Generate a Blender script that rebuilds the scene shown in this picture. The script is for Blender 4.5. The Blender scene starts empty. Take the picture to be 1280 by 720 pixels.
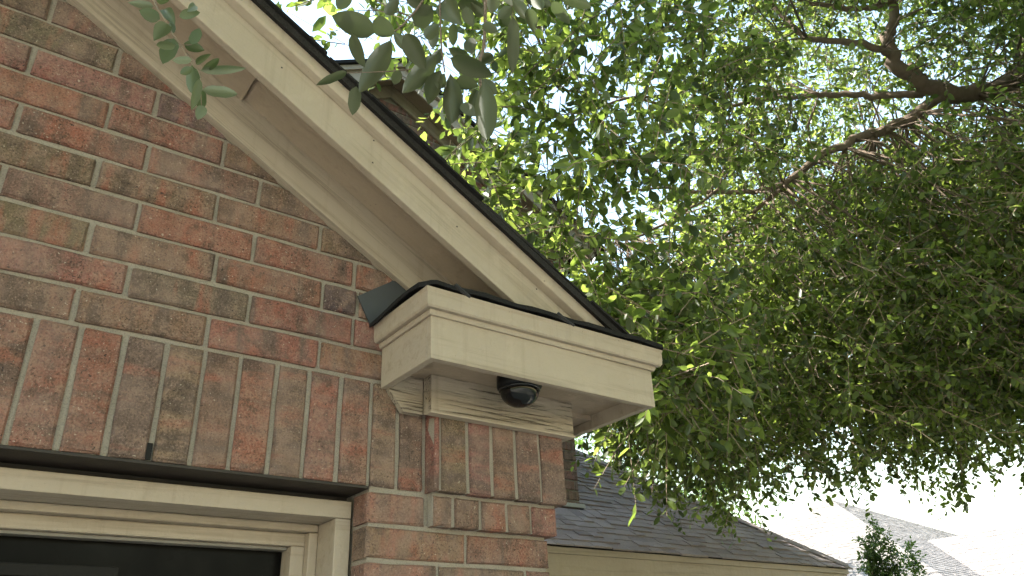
import bpy, bmesh, math, random
import numpy as np
from mathutils import Vector, Matrix
random.seed(7); rng = np.random.default_rng(11)
S = bpy.context.scene
COL = S.collection

# ------------------------------------------------------------------ camera
FPX = 986.77
YAW, PITCH, ROLL = math.radians(37.40), math.radians(26.73), math.radians(-2.51)
CAM = Vector((-0.0609, -1.6102, 1.600))
fwd = Vector((math.sin(YAW)*math.cos(PITCH), math.cos(YAW)*math.cos(PITCH), math.sin(PITCH)))
rt0 = Vector((math.cos(YAW), -math.sin(YAW), 0)); up0 = rt0.cross(fwd)
RT = rt0*math.cos(ROLL) + up0*math.sin(ROLL); UP = -rt0*math.sin(ROLL) + up0*math.cos(ROLL)
cd = bpy.data.cameras.new('camera'); cam = bpy.data.objects.new('camera', cd); COL.objects.link(cam)
cd.sensor_fit = 'HORIZONTAL'; cd.sensor_width = 36; cd.lens = FPX/1280*36
cd.clip_start = 0.02; cd.clip_end = 800
M3 = Matrix((RT, UP, -fwd)).transposed()
cam.matrix_world = Matrix.Translation(CAM) @ M3.to_4x4()
S.camera = cam

# ------------------------------------------------------------------ light
SUN_EL, SUN_AZ = math.radians(48), math.radians(-58)   # azimuth from +Y towards +X
sdir = Vector((math.sin(SUN_AZ)*math.cos(SUN_EL), math.cos(SUN_AZ)*math.cos(SUN_EL), math.sin(SUN_EL)))
w = bpy.data.worlds.new('World'); S.world = w; w.use_nodes = True
nt = w.node_tree; bg = nt.nodes['Background']
sky = nt.nodes.new('ShaderNodeTexSky'); sky.sky_type = 'NISHITA'; sky.sun_disc = False
sky.sun_elevation = SUN_EL; sky.sun_rotation = SUN_AZ
sky.dust_density = 1.0; sky.air_density = 2.1; sky.ozone_density = 0.4
nt.links.new(sky.outputs[0], bg.inputs[0]); bg.inputs[1].default_value = 0.15
ld = bpy.data.lights.new('sun', 'SUN'); ld.energy = 5.0; ld.angle = math.radians(0.55); ld.color = (1, .95, .86)
sun = bpy.data.objects.new('sun', ld); COL.objects.link(sun)
sun.rotation_euler = sdir.to_track_quat('Z', 'Y').to_euler(); sun.location = (0, 0, 30)
S.view_settings.view_transform = 'Standard'; S.view_settings.look = 'None'
S.view_settings.exposure = 1.95; S.view_settings.gamma = 1
S.cycles.use_denoising = True; S.cycles.use_adaptive_sampling = True; S.cycles.adaptive_threshold = .03; S.cycles.use_light_tree = False
S.cycles.max_bounces = 6; S.cycles.diffuse_bounces = 4; S.cycles.transmission_bounces = 4

# ------------------------------------------------------------------ helpers
def dep(u, v, t):
    """a point in the world on the sight line of pixel (u, v) at depth t"""
    return CAM + (fwd + RT*((u-640)/FPX) - UP*((v-360)/FPX))*t
def proj(p):
    q = Vector(p) - CAM; z = q.dot(fwd)
    return 640 + FPX*q.dot(RT)/z, 360 - FPX*q.dot(UP)/z, z

def link(name, me, mat=None, parent=None):
    o = bpy.data.objects.new(name, me); COL.objects.link(o)
    if mat is not None and me is not None and len(me.materials) == 0: me.materials.append(mat)
    if parent is not None: o.parent = parent
    return o
def tag(o, label=None, cat=None, group=None, kind=None):
    if label: o['label'] = label
    if cat: o['category'] = cat
    if group: o['group'] = group
    if kind: o['kind'] = kind
    return o
def mesh(name, vs, fs, mat=None, parent=None, smooth=False):
    me = bpy.data.meshes.new(name); me.from_pydata([tuple(v) for v in vs], [], fs); me.update()
    if smooth: me.polygons.foreach_set('use_smooth', [True]*len(me.polygons))
    return link(name, me, mat, parent)
def fixnormals(o):
    bm = bmesh.new(); bm.from_mesh(o.data); bmesh.ops.recalc_face_normals(bm, faces=bm.faces); bm.to_mesh(o.data); bm.free(); return o
def bevel(o, w_, seg=2):
    bm = bmesh.new(); bm.from_mesh(o.data)
    bmesh.ops.recalc_face_normals(bm, faces=bm.faces)
    bmesh.ops.bevel(bm, geom=list(bm.edges), offset=w_, segments=seg, affect='EDGES', profile=.6)
    bm.to_mesh(o.data); bm.free(); return o
BOXF = [(0,1,3,2),(4,6,7,5),(0,4,5,1),(2,3,7,6),(0,2,6,4),(1,5,7,3)]
def boxv(x0,x1,y0,y1,z0,z1): return [(x,y,z) for x in (x0,x1) for y in (y0,y1) for z in (z0,z1)]
def box(name, x0,x1,y0,y1,z0,z1, mat, parent, bv=.002):
    o = mesh(name, boxv(x0,x1,y0,y1,z0,z1), BOXF, mat, parent)
    return bevel(o, bv) if bv else fixnormals(o)
def boxes(name, lst, mat, parent):
    vs, fs = [], []
    for b in lst:
        n = len(vs); vs += boxv(*b); fs += [tuple(i+n for i in f) for f in BOXF]
    return fixnormals(mesh(name, vs, fs, mat, parent))
def sweep(name, prof, x0, x1, z0, mat, parent, bv=0, n=1):
    """profile of (y, dz) carried along a rake whose base line is z0(x)"""
    k = len(prof); vs = []; fs = []
    for i in range(n+1):
        x = x0 + (x1-x0)*i/n
        vs += [(x, y, z0(x)+dz) for y, dz in prof]
    for i in range(n):
        for j in range(k): a = i*k; fs.append((a+j, a+(j+1)%k, a+k+(j+1)%k, a+k+j))
    fs += [tuple(range(k)), tuple(range(n*k, n*k+k))]
    o = fixnormals(mesh(name, vs, fs, mat, parent))
    return bevel(o, bv) if bv else o
def cut_below(o, zc):
    bm = bmesh.new(); bm.from_mesh(o.data)
    r = bmesh.ops.bisect_plane(bm, geom=bm.verts[:]+bm.edges[:]+bm.faces[:], plane_co=(0,0,zc), plane_no=(0,0,1), clear_inner=True)
    es = [e for e in r['geom_cut'] if isinstance(e, bmesh.types.BMEdge)]
    bmesh.ops.holes_fill(bm, edges=es); bmesh.ops.recalc_face_normals(bm, faces=bm.faces); bm.to_mesh(o.data); bm.free(); return o
def prism(name, poly, y0, y1, mat, parent, bv=0):
    k = len(poly); vs = [(x,y0,z) for x,z in poly]+[(x,y1,z) for x,z in poly]
    fs = [tuple(range(k)), tuple(range(k,2*k))]+[(j,(j+1)%k,k+(j+1)%k,k+j) for j in range(k)]
    o = fixnormals(mesh(name, vs, fs, mat, parent))
    return bevel(o, bv) if bv else o
def tubes(paths, sides=6):
    """paths: list of (points, radii); returns verts, faces"""
    vs, fs = [], []
    for pts, rad in paths:
        pts = [Vector(p) for p in pts]; n0 = len(vs); u = None
        for i, p in enumerate(pts):
            d = (pts[min(i+1,len(pts)-1)] - pts[max(i-1,0)]).normalized()
            if u is None: u = d.orthogonal().normalized()
            u = (u - d*u.dot(d)).normalized(); v = d.cross(u)
            for k in range(sides):
                a = 2*math.pi*k/sides; vs.append(p + (u*math.cos(a)+v*math.sin(a))*rad[i])
        for i in range(len(pts)-1):
            for k in range(sides):
                a = n0+i*sides; fs.append((a+k, a+(k+1)%sides, a+sides+(k+1)%sides, a+sides+k))
        fs.append(tuple(n0+k for k in reversed(range(sides)))); m = n0+(len(pts)-1)*sides
        fs.append(tuple(m+k for k in range(sides)))
    return vs, fs
def smoothpath(ctrl, n=4):
    P = [Vector(c) for c in ctrl]; out = []
    for i in range(len(P)-1):
        p0, p1, p2, p3 = P[max(i-1,0)], P[i], P[i+1], P[min(i+2,len(P)-1)]
        for j in range(n):
            t = j/n
            out.append(.5*((2*p1)+(p2-p0)*t+(2*p0-5*p1+4*p2-p3)*t*t+(3*p1-p0-3*p2+p3)*t**3))
    out.append(P[-1]); return out

# ------------------------------------------------------------------ materials
class NT:
    def __init__(s, name):
        s.m = bpy.data.materials.new(name); s.m.use_nodes = True; s.t = s.m.node_tree
        s.b = s.t.nodes['Principled BSDF']; s.out = s.t.nodes['Material Output']
    def n(s, typ, **kw):
        x = s.t.nodes.new(typ)
        for k, v in kw.items():
            if k.startswith('i_'): x.inputs[k[2:].replace('_',' ')].default_value = v
            else: setattr(x, k, v)
        return x
    def l(s, a, b): s.t.links.new(a, b)
    def ramp(s, fac, stops, interp='LINEAR'):
        r = s.n('ShaderNodeValToRGB'); r.color_ramp.interpolation = interp; e = r.color_ramp.elements
        while len(e) < len(stops): e.new(.5)
        for q, (p, c) in zip(e, stops): q.position = p; q.color = c if len(c)==4 else (*c,1)
        s.l(fac, r.inputs[0]); return r.outputs[0]
    def mix(s, fac, a, b, typ='MIX'):
        x = s.n('ShaderNodeMix', data_type='RGBA', blend_type=typ)
        for i, v in ((0,fac),(6,a),(7,b)):
            if hasattr(v,'links'): s.l(v, x.inputs[i])
            else: x.inputs[i].default_value = v if not isinstance(v, tuple) or len(v)==4 else (*v,1)
        return x.outputs[2]
    def math(s, op, a, b=0.):
        x = s.n('ShaderNodeMath', operation=op)
        for i, v in ((0,a),(1,b)):
            if hasattr(v,'links'): s.l(v, x.inputs[i])
            else: x.inputs[i].default_value = v
        return x.outputs[0]
    def noise(s, vec, scale, detail=4, rough=.55):
        x = s.n('ShaderNodeTexNoise'); x.inputs['Scale'].default_value = scale; x.inputs['Detail'].default_value = detail
        x.inputs['Roughness'].default_value = rough
        if vec is not None: s.l(vec, x.inputs['Vector'])
        return x.outputs[0]
    def mapping(s, vec, scale=(1,1,1), rot=(0,0,0), loc=None):
        x = s.n('ShaderNodeMapping'); x.inputs['Scale'].default_value = scale; x.inputs['Rotation'].default_value = rot
        s.l(vec, x.inputs['Vector'])
        if loc is not None: s.l(loc, x.inputs['Location'])
        return x.outputs[0]
    def bump(s, h, strength=.4, dist=.002):
        x = s.n('ShaderNodeBump'); x.inputs['Strength'].default_value = strength; x.inputs['Distance'].default_value = dist
        s.l(h, x.inputs['Height']); s.l(x.outputs[0], s.b.inputs['Normal']); return x

def mat_brick(name, island=False):
    T = NT(name); tc = T.n('ShaderNodeTexCoord').outputs['Object']
    if island:
        r = T.n('ShaderNodeNewGeometry').outputs['Random Per Island']
        base = T.ramp(r, [(0,(.21,.075,.052)),(.25,(.25,.10,.065)),(.45,(.17,.095,.062)),(.65,(.22,.085,.06)),(.82,(.15,.10,.075)),(.93,(.075,.06,.052))], 'CONSTANT')
    else:
        oi = T.n('ShaderNodeObjectInfo'); r = oi.outputs['Random']; base = oi.outputs['Color']
    off = T.n('ShaderNodeCombineXYZ'); k = T.math('MULTIPLY', r, 37.); T.l(k, off.inputs[0]); T.l(k, off.inputs[1]); T.l(k, off.inputs[2])
    v = T.mapping(tc, loc=off.outputs[0])
    band = T.noise(T.mapping(v, (26,4,5)), 1, 3, .5)           # flashing across the length of the brick
    blot = T.noise(v, 34, 5, .62)
    fine = T.noise(v, 250, 4, .7)
    spk = T.noise(v, 150, 2, .5)
    c = T.mix(T.ramp(band, [(.50,(0,0,0)),(.64,(.85,.85,.85))]), base, (.085,.062,.052))
    c = T.mix(T.ramp(band, [(.32,(.75,.75,.75)),(.46,(0,0,0))]), c, (.275,.095,.065))
    c = T.mix(T.ramp(blot, [(.48,(0,0,0)),(.66,(.6,.6,.6))]), c, (.25,.16,.12))
    c = T.mix(T.ramp(blot, [(.34,(.7,.7,.7)),(.46,(0,0,0))]), c, (.085,.056,.044))
    c = T.mix(T.ramp(fine, [(.36,(.8,.8,.8)),(.48,(0,0,0))]), c, (.05,.033,.028))
    c = T.mix(T.ramp(fine, [(.55,(0,0,0)),(.68,(.5,.5,.5))]), c, (.36,.26,.215))
    c = T.mix(T.ramp(spk, [(.69,(0,0,0)),(.72,(.5,.5,.5))]), c, (.55,.48,.40))
    c = T.mix(T.ramp(spk, [(.29,(.9,.9,.9)),(.33,(0,0,0))]), c, (.02,.016,.015))
    T.l(c, T.b.inputs['Base Color']); T.b.inputs['Roughness'].default_value = .88
    T.b.inputs['Specular IOR Level'].default_value = .25
    dust = T.noise(v, 9, 4, .6)
    c = T.mix(T.ramp(dust, [(.42,(0,0,0)),(.72,(.5,.5,.5))]), c, (.27,.185,.155)); T.l(c, T.b.inputs['Base Color'])
    h = T.math('ADD', T.math('MULTIPLY', fine, .7), T.math('ADD', T.math('MULTIPLY', T.noise(v, 70, 4), .8), T.math('MULTIPLY', spk, .6)))
    T.bump(h, 1.0, .005); return T.m

def mat_mortar():
    T = NT('mortar_grey'); tc = T.n('ShaderNodeTexCoord').outputs['Object']
    a = T.noise(tc, 14, 4); f = T.noise(tc, 350, 3)
    c = T.mix(a, (.215,.182,.15), (.335,.292,.25)); c = T.mix(T.ramp(f, [(.35,(.5,.5,.5)),(.5,(0,0,0))]), c, (.13,.115,.09))
    T.l(c, T.b.inputs['Base Color']); T.b.inputs['Roughness'].default_value = .95
    T.bump(T.math('ADD', f, T.noise(tc, 60, 3)), .7, .004); return T.m

def mat_paint(name, col, grain=0., streak=.55, rot=(0,0,0), chip=.0, stretch=(2.2,55,55)):
    """cream house paint; grain > 0 gives rough sawn cedar with open cracks along local x (after rot)"""
    T = NT(name); tc = T.n('ShaderNodeTexCoord').outputs['Object']
    v = T.mapping(tc, rot=rot)
    a = T.noise(v, 5, 4); d = T.noise(v, 2.1, 5, .65)
    c = T.mix(a, tuple(x*.93 for x in col), tuple(min(x*1.05,1) for x in col))
    c = T.mix(T.ramp(d, [(.50,(0,0,0)),(.80,(.38,.38,.38))]), c, tuple(x*.62*y for x, y in zip(col,(1,.93,.82))))
    st_ = T.noise(T.mapping(v, (1.3,34,34)), 1.0, 5, .7)
    c = T.mix(T.ramp(st_, [(.52,(0,0,0)),(.72,(streak,)*3)]), c, tuple(x*.45*y for x, y in zip(col,(1,.9,.75))))
    c = T.mix(T.ramp(T.noise(v, 16, 6, .7), [(.55,(0,0,0)),(.78,(.30,.30,.30))]), c, tuple(min(1,x*1.45) for x in col))
    drip = T.noise(T.mapping(tc, (38,38,2.2)), 1.0, 4, .65)
    c = T.mix(T.ramp(drip, [(.56,(0,0,0)),(.76,(.30,)*3)]), c, tuple(x*.5*y for x, y in zip(col,(1,.92,.8))))
    spots = T.noise(v, 95, 2, .4)
    c = T.mix(T.ramp(spots, [(.765,(0,0,0)),(.79,(.6,.6,.6))]), c, (.12,.09,.06))
    fine = T.noise(v, 160, 3)
    if grain:
        g = T.noise(T.mapping(v, stretch), 1.0, 6, .72)
        g2 = T.noise(T.mapping(v, tuple(s*2.3 for s in stretch)), 1.0, 3, .6)
        crack = T.ramp(g, [(.40,(1,1,1)),(.46,(0,0,0))])
        c = T.mix(T.math('MULTIPLY', crack, .95*grain), c, (.07,.05,.03))
        h = T.math('SUBTRACT', T.math('ADD', T.math('MULTIPLY', g, 1.4), T.math('MULTIPLY', g2, .6)), T.math('MULTIPLY', crack, .7))
        T.bump(h, .75*grain, .004)
    else:
        g = T.noise(T.mapping(v, stretch), 1.0, 3, .6)
        h = T.math('ADD', T.math('MULTIPLY', T.noise(v, 42, 4, .6), .9), T.math('ADD', T.math('MULTIPLY', g, .35), T.math('MULTIPLY', fine, .25)))
        T.bump(h, .6, .005)
    T.l(c, T.b.inputs['Base Color']); T.b.inputs['Roughness'].default_value = .55
    T.b.inputs['Specular IOR Level'].default_value = .35
    return T.m

def mat_simple(name, col, rough=.7, var=.25, scale=20, bumpd=.002, spec=.4, bs=.3):
    T = NT(name); tc = T.n('ShaderNodeTexCoord').outputs['Object']
    a = T.noise(tc, scale, 5)
    T.l(T.mix(a, tuple(x*(1-var) for x in col), tuple(x*(1+var) for x in col)), T.b.inputs['Base Color'])
    T.b.inputs['Roughness'].default_value = rough; T.b.inputs['Specular IOR Level'].default_value = spec
    T.bump(T.noise(tc, scale*8, 3), bs, bumpd); return T.m

def mat_shingle(name, cols, island):
    T = NT(name); tc = T.n('ShaderNodeTexCoord').outputs['Object']
    r = T.n('ShaderNodeNewGeometry').outputs['Random Per Island'] if island else T.n('ShaderNodeObjectInfo').outputs['Random']
    n = len(cols); c = T.ramp(r, [(i/(n-1), cc) for i, cc in enumerate(cols)])
    g = T.noise(tc, 260, 3, .7)
    c = T.mix(T.ramp(g, [(.35,(.7,.7,.7)),(.5,(0,0,0))]), c, tuple(x*.45 for x in cols[0]))
    c = T.mix(T.ramp(g, [(.58,(0,0,0)),(.72,(.5,.5,.5))]), c, tuple(min(1,x*1.9) for x in cols[-1]))
    c = T.mix(T.ramp(T.noise(tc, 2.3, 4), [(.45,(0,0,0)),(.8,(.4,.4,.4))]), c, tuple(x*.7 for x in cols[0]))
    T.l(c, T.b.inputs['Base Color']); T.b.inputs['Roughness'].default_value = .92; T.b.inputs['Specular IOR Level'].default_value = .2
    T.bump(g, .6, .003); return T.m

def mat_leaf(name, cols, trans, island=True, rough=.42, tfac=.45):
    T = NT(name)
    r = T.n('ShaderNodeNewGeometry').outputs['Random Per Island'] if island else T.n('ShaderNodeObjectInfo').outputs['Random']
    n = len(cols); c = T.ramp(r, [(i/(n-1), cc) for i, cc in enumerate(cols)])
    ct = T.ramp(r, [(i/(len(trans)-1), cc) for i, cc in enumerate(trans)])
    tc = T.n('ShaderNodeTexCoord').outputs['Object']
    blot = T.noise(tc, 30 if island else 90, 3)
    c = T.mix(T.ramp(blot, [(.5,(0,0,0)),(.8,(.35,.35,.35))]), c, tuple(x*.6 for x in cols[0]))
    T.l(c, T.b.inputs['Base Color']); T.b.inputs['Roughness'].default_value = rough; T.b.inputs['Specular IOR Level'].default_value = .45
    tr = T.n('ShaderNodeBsdfTranslucent'); T.l(ct, tr.inputs[0])
    mx = T.n('ShaderNodeMixShader'); mx.inputs[0].default_value = tfac
    T.l(T.b.outputs[0], mx.inputs[1]); T.l(tr.outputs[0], mx.inputs[2]); T.l(mx.outputs[0], T.out.inputs[0]); return T.m

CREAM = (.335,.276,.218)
M_brick = mat_brick('brick_face'); M_brick_i = mat_brick('brick_mass', True)
M_mortar = mat_mortar()
RK = 0.571; RA = math.atan(RK)
M_paint = mat_paint('cream_paint', CREAM)
M_paint_rake = mat_paint('cream_paint_rake', CREAM, rot=(0,-RA,0))
M_grain = mat_paint('cedar_board', CREAM, grain=1., stretch=(4.0,150,150))
M_grain_rake = mat_paint('cedar_board_rake', CREAM, grain=.32, rot=(0,-RA,0), stretch=(2.6,110,110))
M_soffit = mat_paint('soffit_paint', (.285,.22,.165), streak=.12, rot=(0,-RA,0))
M_lintel = mat_simple('brown_steel', (.02,.014,.011), .6, .4, 30)
M_dark = mat_simple('dark_gap', (.006,.005,.005), .9)
M_black_sh = mat_shingle('black_shingle', [(.010,.0095,.010),(.016,.015,.015),(.026,.023,.022)], False)
M_wing_i = mat_shingle('roof_shingle_mass', [(.24,.195,.19),(.31,.255,.245),(.35,.29,.275)], True)
M_wing = mat_shingle('roof_shingle', [(.24,.195,.19),(.31,.255,.245),(.35,.29,.275)], False)
M_felt = mat_simple('roof_underlay', (.02,.019,.02), .9)
M_flash = mat_simple('slate_flashing', (.036,.039,.045), .5, .25, 12, spec=.5)
M_metal = mat_simple('galvanised_flashing', (.45,.44,.42), .45, .2, 12)
M_interior = mat_simple('dark_interior', (.012,.011,.011), .8, .5, 6)
M_bark = mat_simple('oak_bark', (.17,.13,.10), .9, .45, 30, .01, .2, .8)
M_twig = mat_simple('twig_bark', (.20,.155,.11), .8, .3, 60, .002, .3)
M_leaf = mat_leaf('oak_leaf', [(.032,.046,.02),(.048,.066,.026),(.062,.088,.032),(.085,.112,.05)], [(.07,.11,.025),(.26,.37,.055),(.52,.64,.12)], rough=.32, tfac=.5)
M_leaf_single = mat_leaf('oak_leaf_single', [(.032,.046,.02),(.048,.066,.026),(.062,.088,.032),(.085,.112,.05)], [(.07,.11,.025),(.26,.37,.055),(.52,.64,.12)], island=False, rough=.32, tfac=.5)
M_leaf_far = mat_leaf('far_leaf', [(.06,.11,.03),(.09,.15,.04)], [(.22,.38,.06),(.32,.46,.08)])
M_leaf_near = mat_leaf('near_leaf', [(.055,.062,.030),(.065,.074,.036),(.075,.086,.043)], [(.06,.085,.03),(.10,.14,.045)], island=False, rough=.5, tfac=.3)
M_leaf_pale = mat_leaf('near_leaf_pale', [(.06,.08,.032),(.09,.115,.05),(.17,.19,.13)], [(.09,.15,.03),(.12,.18,.05)], island=False, rough=.4, tfac=.25)
M_shrub = mat_leaf('shrub_leaf', [(.04,.06,.025),(.07,.10,.04)], [(.12,.2,.04),(.2,.3,.06)])

# ------------------------------------------------------------------ ground
T = NT('lawn'); tc = T.n('ShaderNodeTexCoord').outputs['Object']
T.l(T.mix(T.noise(tc, 1.5, 6), (.06,.085,.03), (.11,.13,.05)), T.b.inputs['Base Color']); T.b.inputs['Roughness'].default_value = .95
g = mesh('ground', [(-250,-250,0),(250,-250,0),(250,250,0),(-250,250,0)], [(0,1,2,3)], T.m); tag(g, kind='structure')
M_conc = mat_simple('concrete', (.36,.34,.30), .9, .15, 4)
d = mesh('driveway', [(-8,-14,.004),(6,-14,.004),(6,2.4,.004),(-8,2.4,.004)], [(0,1,2,3)], M_conc); tag(d, kind='structure')

# ================================================================== house
house = link('brick_house', None); house.location = (0,0,0)
tag(house, 'red brick house with cream trim, gable rake, boxed eave return and grey shingle wing', 'house')
C = .0762; ZB = 2.2613                   # course height, top of the soldier course
z0 = lambda x: 2.9884 - RK*x             # underside line of the rake frieze on the gable wall
XR = 1.251                               # right corner of the garage wall
XL_OPEN, XR_OPEN, Z_HEAD = -1.30, .744, 2.0125
APEX = -1.75
RED=(.22,.095,.07); ORA=(.21,.105,.076); PNK=(.20,.108,.084); TAN=(.185,.118,.085); BRN=(.15,.094,.07); GRY=(.135,.095,.078); DRK=(.075,.058,.05)
PAL = [RED,RED,ORA,PNK,PNK,BRN,GRY,RED,BRN]

def brick_mesh(L, H, D=.07, ch=.005, jit=.0014):
    l, h = L/2, H/2
    prof = [(D,-h),(ch,-h),(0,-h+ch),(0,h-ch),(ch,h),(D,h)]
    xs = [-l, -l+ch, -l*.33, l*.36, l-ch, l]; vs = []; fs = []; k = 6
    J = lambda: random.uniform(-jit, jit)
    for i, x in enumerate(xs):
        e = i in (0, len(xs)-1)
        for j, (y, z) in enumerate(prof):
            yy = max(y, ch) if e else y; zz = z
            if e and j in (2,3): zz = z
            if y == D: vs.append((x,y,z))
            else: vs.append((x+J(), yy+J()*.8, zz+J()))
    for i in range(len(xs)-1):
        for j in range(k-1):
            a = i*k+j; fs.append((a, a+k, a+k+1, a+1))
    n = (len(xs)-1)*k
    fs += [tuple(range(k)), tuple(n+j for j in reversed(range(k)))]
    return vs, fs
def lay(name, parent, x, y, z, L, H, col, soldier=False, clip=None, mat=None, face=0., tilt=.0):
    vs, fs = brick_mesh(L, H)
    me = bpy.data.meshes.new('brick'); me.from_pydata(vs, [], fs)
    bm = bmesh.new(); bm.from_mesh(me)
    rot = Matrix.Rotation(math.pi/2, 4, 'Y') if soldier else Matrix.Identity(4)
    mw = Matrix.Translation((x+random.uniform(-.0012,.0012), y+face, z)) @ Matrix.Rotation(random.uniform(-.006,.006), 4, 'Y') @ rot
    if clip is not None:      # cut off whatever would stand above the line z = clip(x)
        inv = mw.inverted()
        p = inv @ Vector((x, y, clip(x))); nrm = (inv.to_3x3() @ Vector((RK,0,1))).normalized()
        bmesh.ops.bisect_plane(bm, geom=bm.verts[:]+bm.edges[:]+bm.faces[:], plane_co=p, plane_no=nrm, clear_outer=True)
        if len(bm.faces) < 3: bm.free(); return None
    bmesh.ops.recalc_face_normals(bm, faces=bm.faces)
    bm.to_mesh(me); bm.free()
    o = link(name, me, mat or M_brick, parent); o.matrix_local = mw
    o.color = (*[max(0,c*random.uniform(.88,1.12)) for c in col], 1)
    return o
class Mass:
    """many bricks joined into one mesh"""
    def __init__(s): s.v = []; s.f = []
    def brick(s, x, y, z, L, H, axis='x', soldier=False, D=.07):
        vs, fs = brick_mesh(L, H, D); n = len(s.v)
        for a, b, c in vs:
            if soldier: a, c = c, -a
            s.v.append((x+a, y+b, z+c) if axis == 'x' else (x-b, y+a, z+c))
        s.f += [tuple(i+n for i in f) for f in fs]
    def make(s, name, parent, mat): 
        o = fixnormals(mesh(name, s.v, s.f, mat, parent)); o['kind'] = 'stuff'; return o

# ---- gable wall: mortar body, then its bricks
top = lambda x: z0(x)+.10 if x > APEX else z0(2*APEX-x)+.10
XLW = 2*APEX-XR
ym = .0095
front = prism('gable_wall', [(XLW,.0),(XL_OPEN-.01,0),(XL_OPEN-.01,Z_HEAD+.0012),(XR_OPEN-.002+.008,Z_HEAD+.0012),(XR_OPEN+.006,0),(XR-.006,0),(XR-.006,top(XR)),(APEX,top(APEX)),(XLW,top(XLW))], ym, .20, M_mortar, house)
JN = .0105                                # joint width
Lp = .254
offs = {0:.95,1:-1.05,2:.98,3:-1.06,4:1.04,5:-1.10,6:1.02,7:-1.18,8:.94}
offs = {0:1.28,1:-.98,2:1.24,3:-1.05,4:1.03,5:-1.08,6:1.0,7:-1.16,8:.92}
mass = Mass()
darkset = {(2,2):DRK,(3,0):PNK,(3,1):RED,(4,0):BRN,(4,1):ORA,(5,1):BRN,(6,1):BRN,(7,1):GRY,(2,0):PNK,(1,0):PNK,(1,1):BRN,(1,2):RED,(0,1):RED,(0,0):PNK,(2,1):ORA,(3,2):RED,(6,0):RED,(5,0):RED,(4,2):BRN,(5,2):BRN,(7,0):PNK,(8,0):BRN}
for k in range(0, 22):
    zc = ZB + (k+.5)*C
    o = offs.get(k, (-1.05 if k%2 else 1.0))*C
    for i in range(-22, 6):
        xa, xb = o+i*Lp, o+(i+1)*Lp
        ends = [(xa, xb, (k, i))]
        if k == 2 and i == 2: ends = [(xa, xa+.092, (k,i)), (xa+.092, xb, (9,9))]
        for a, b, key in ends:
            b = min(b, XR+JN/2)
            if a > XR-.02 or a < XLW-.1: continue
            if b-a < .03: continue
            if z0(a) + .06 < zc - C/2 if a > APEX else z0(2*APEX-b)+.06 < zc-C/2: continue
            L, H = b-a-JN, C-JN
            if a < -1.2:
                if z0(b if b > APEX else 2*APEX-a)+.06 > zc+C/2: mass.brick((a+b)/2, 0, zc, L, H)
                continue
            col = darkset.get(key) or random.choice(PAL)
            lay('brick', front, (a+b)/2, 0, zc+random.uniform(-.0012,.0012), L, H, col, clip=lambda x: z0(x)+.06, face=random.uniform(-.0015,.0015))
# soldier course over the opening
sold = [.0395+i*.0783 for i in range(-16, 0)] + [.0400,.1183,.1978,.2775,.3548,.4307,.5117,.5880,.6651,.7435,.8156,.8880]
sc = [RED,ORA,RED,GRY,TAN,BRN,RED,TAN,RED,RED,TAN,BRN]
zt, zb_ = ZB-JN/2, Z_HEAD+.001
for i in range(len(sold)-1):
    a, b = sold[i], sold[i+1]
    col = sc[i-15] if 15 <= i else random.choice(PAL)
    lay('soldier_brick', front, (a+b)/2, 0, (zt+zb_)/2, zt-zb_, b-a-JN-.001, col, soldier=True, face=random.uniform(-.0012,.0015))
for i in range(12): mass.brick(sold[0]-.039-i*.0783, 0, (zt+zb_)/2, zt-zb_, .067, soldier=True)
# pier right of the opening: courses counted down from the head
for k in range(0, 26):
    zc = Z_HEAD-.0105 - .0005 - (k+.5)*.0752 + .003
    H = .0752-JN
    if k == 0: segs = [(XR_OPEN, .8955)]
    elif k % 2 == 1: segs = [(XR_OPEN, 1.0035), (1.0035, XR)]
    else: segs = [(XR_OPEN, .9265), (.9265, 1.1765), (1.1765, XR)]
    for a, b in segs:
        a2 = a+(JN/2 if a != XR_OPEN else 0); b2 = b-(JN/2 if b != XR else 0)
        if k < 7: lay('brick', front, (a2+b2)/2, 0, zc, b2-a2, H, random.choice([TAN,PNK,ORA,BRN]) if k else TAN, face=random.uniform(-.001,.0015))
        else: mass.brick((a2+b2)/2, 0, zc, b2-a2, H)
        if a == XR_OPEN:      # the brick's own return into the opening is its end; deeper mortar body behind
            pass
    # left pier
    for a, b in ((XL_OPEN-.5, XL_OPEN-.25), (XL_OPEN-.25, XL_OPEN)) if k % 2 else ((XL_OPEN-.62,XL_OPEN-.375),(XL_OPEN-.375,XL_OPEN-.125),(XL_OPEN-.125,XL_OPEN)):
        mass.brick((a+b)/2, 0, zc, b-a-JN, H)
# corbelled corner: header course one step out, soldiers two steps out
P1, P2 = .019, .038
hz1, hz0 = 2.0035, 1.932
hx = [.8990,.9572,1.0341,1.1121,1.1886,1.271]
corb = boxes('corbel_mortar', [(.9005,1.267,-P1+.007,.03,hz0+.003,2.0115),(.8935,1.280,-P2+.007,.03,2.0125,2.236)], M_mortar, front)
hc = [ORA,BRN,RED,BRN,ORA]
for i in range(5):
    a, b = hx[i], hx[i+1]
    lay('header_brick', front, (a+b)/2, -P1, (hz0+hz1)/2, b-a-JN*(.9 if i<4 else .5), hz1-hz0-.004, hc[i], face=random.uniform(-.001,.001))
px_ = [.8895,.9072,.9858,1.0577,1.1327,1.2111,1.2925]
pc = [RED,BRN,RED,ORA,BRN,TAN]
for i in range(6):
    a, b = px_[i], px_[i+1]
    lay('soldier_brick', front, (a+b)/2, -P2, (2.010+2.236)/2, .226, b-a-JN*(.5 if i in (0,5) else 1), pc[i], soldier=True, face=random.uniform(-.001,.001))
mass.make('outlying_bricks', front, M_brick_i)
box('weep_hole', .2705,.2805, .001,.0076, Z_HEAD+.002, Z_HEAD+.034, M_dark, front, 0)
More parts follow.
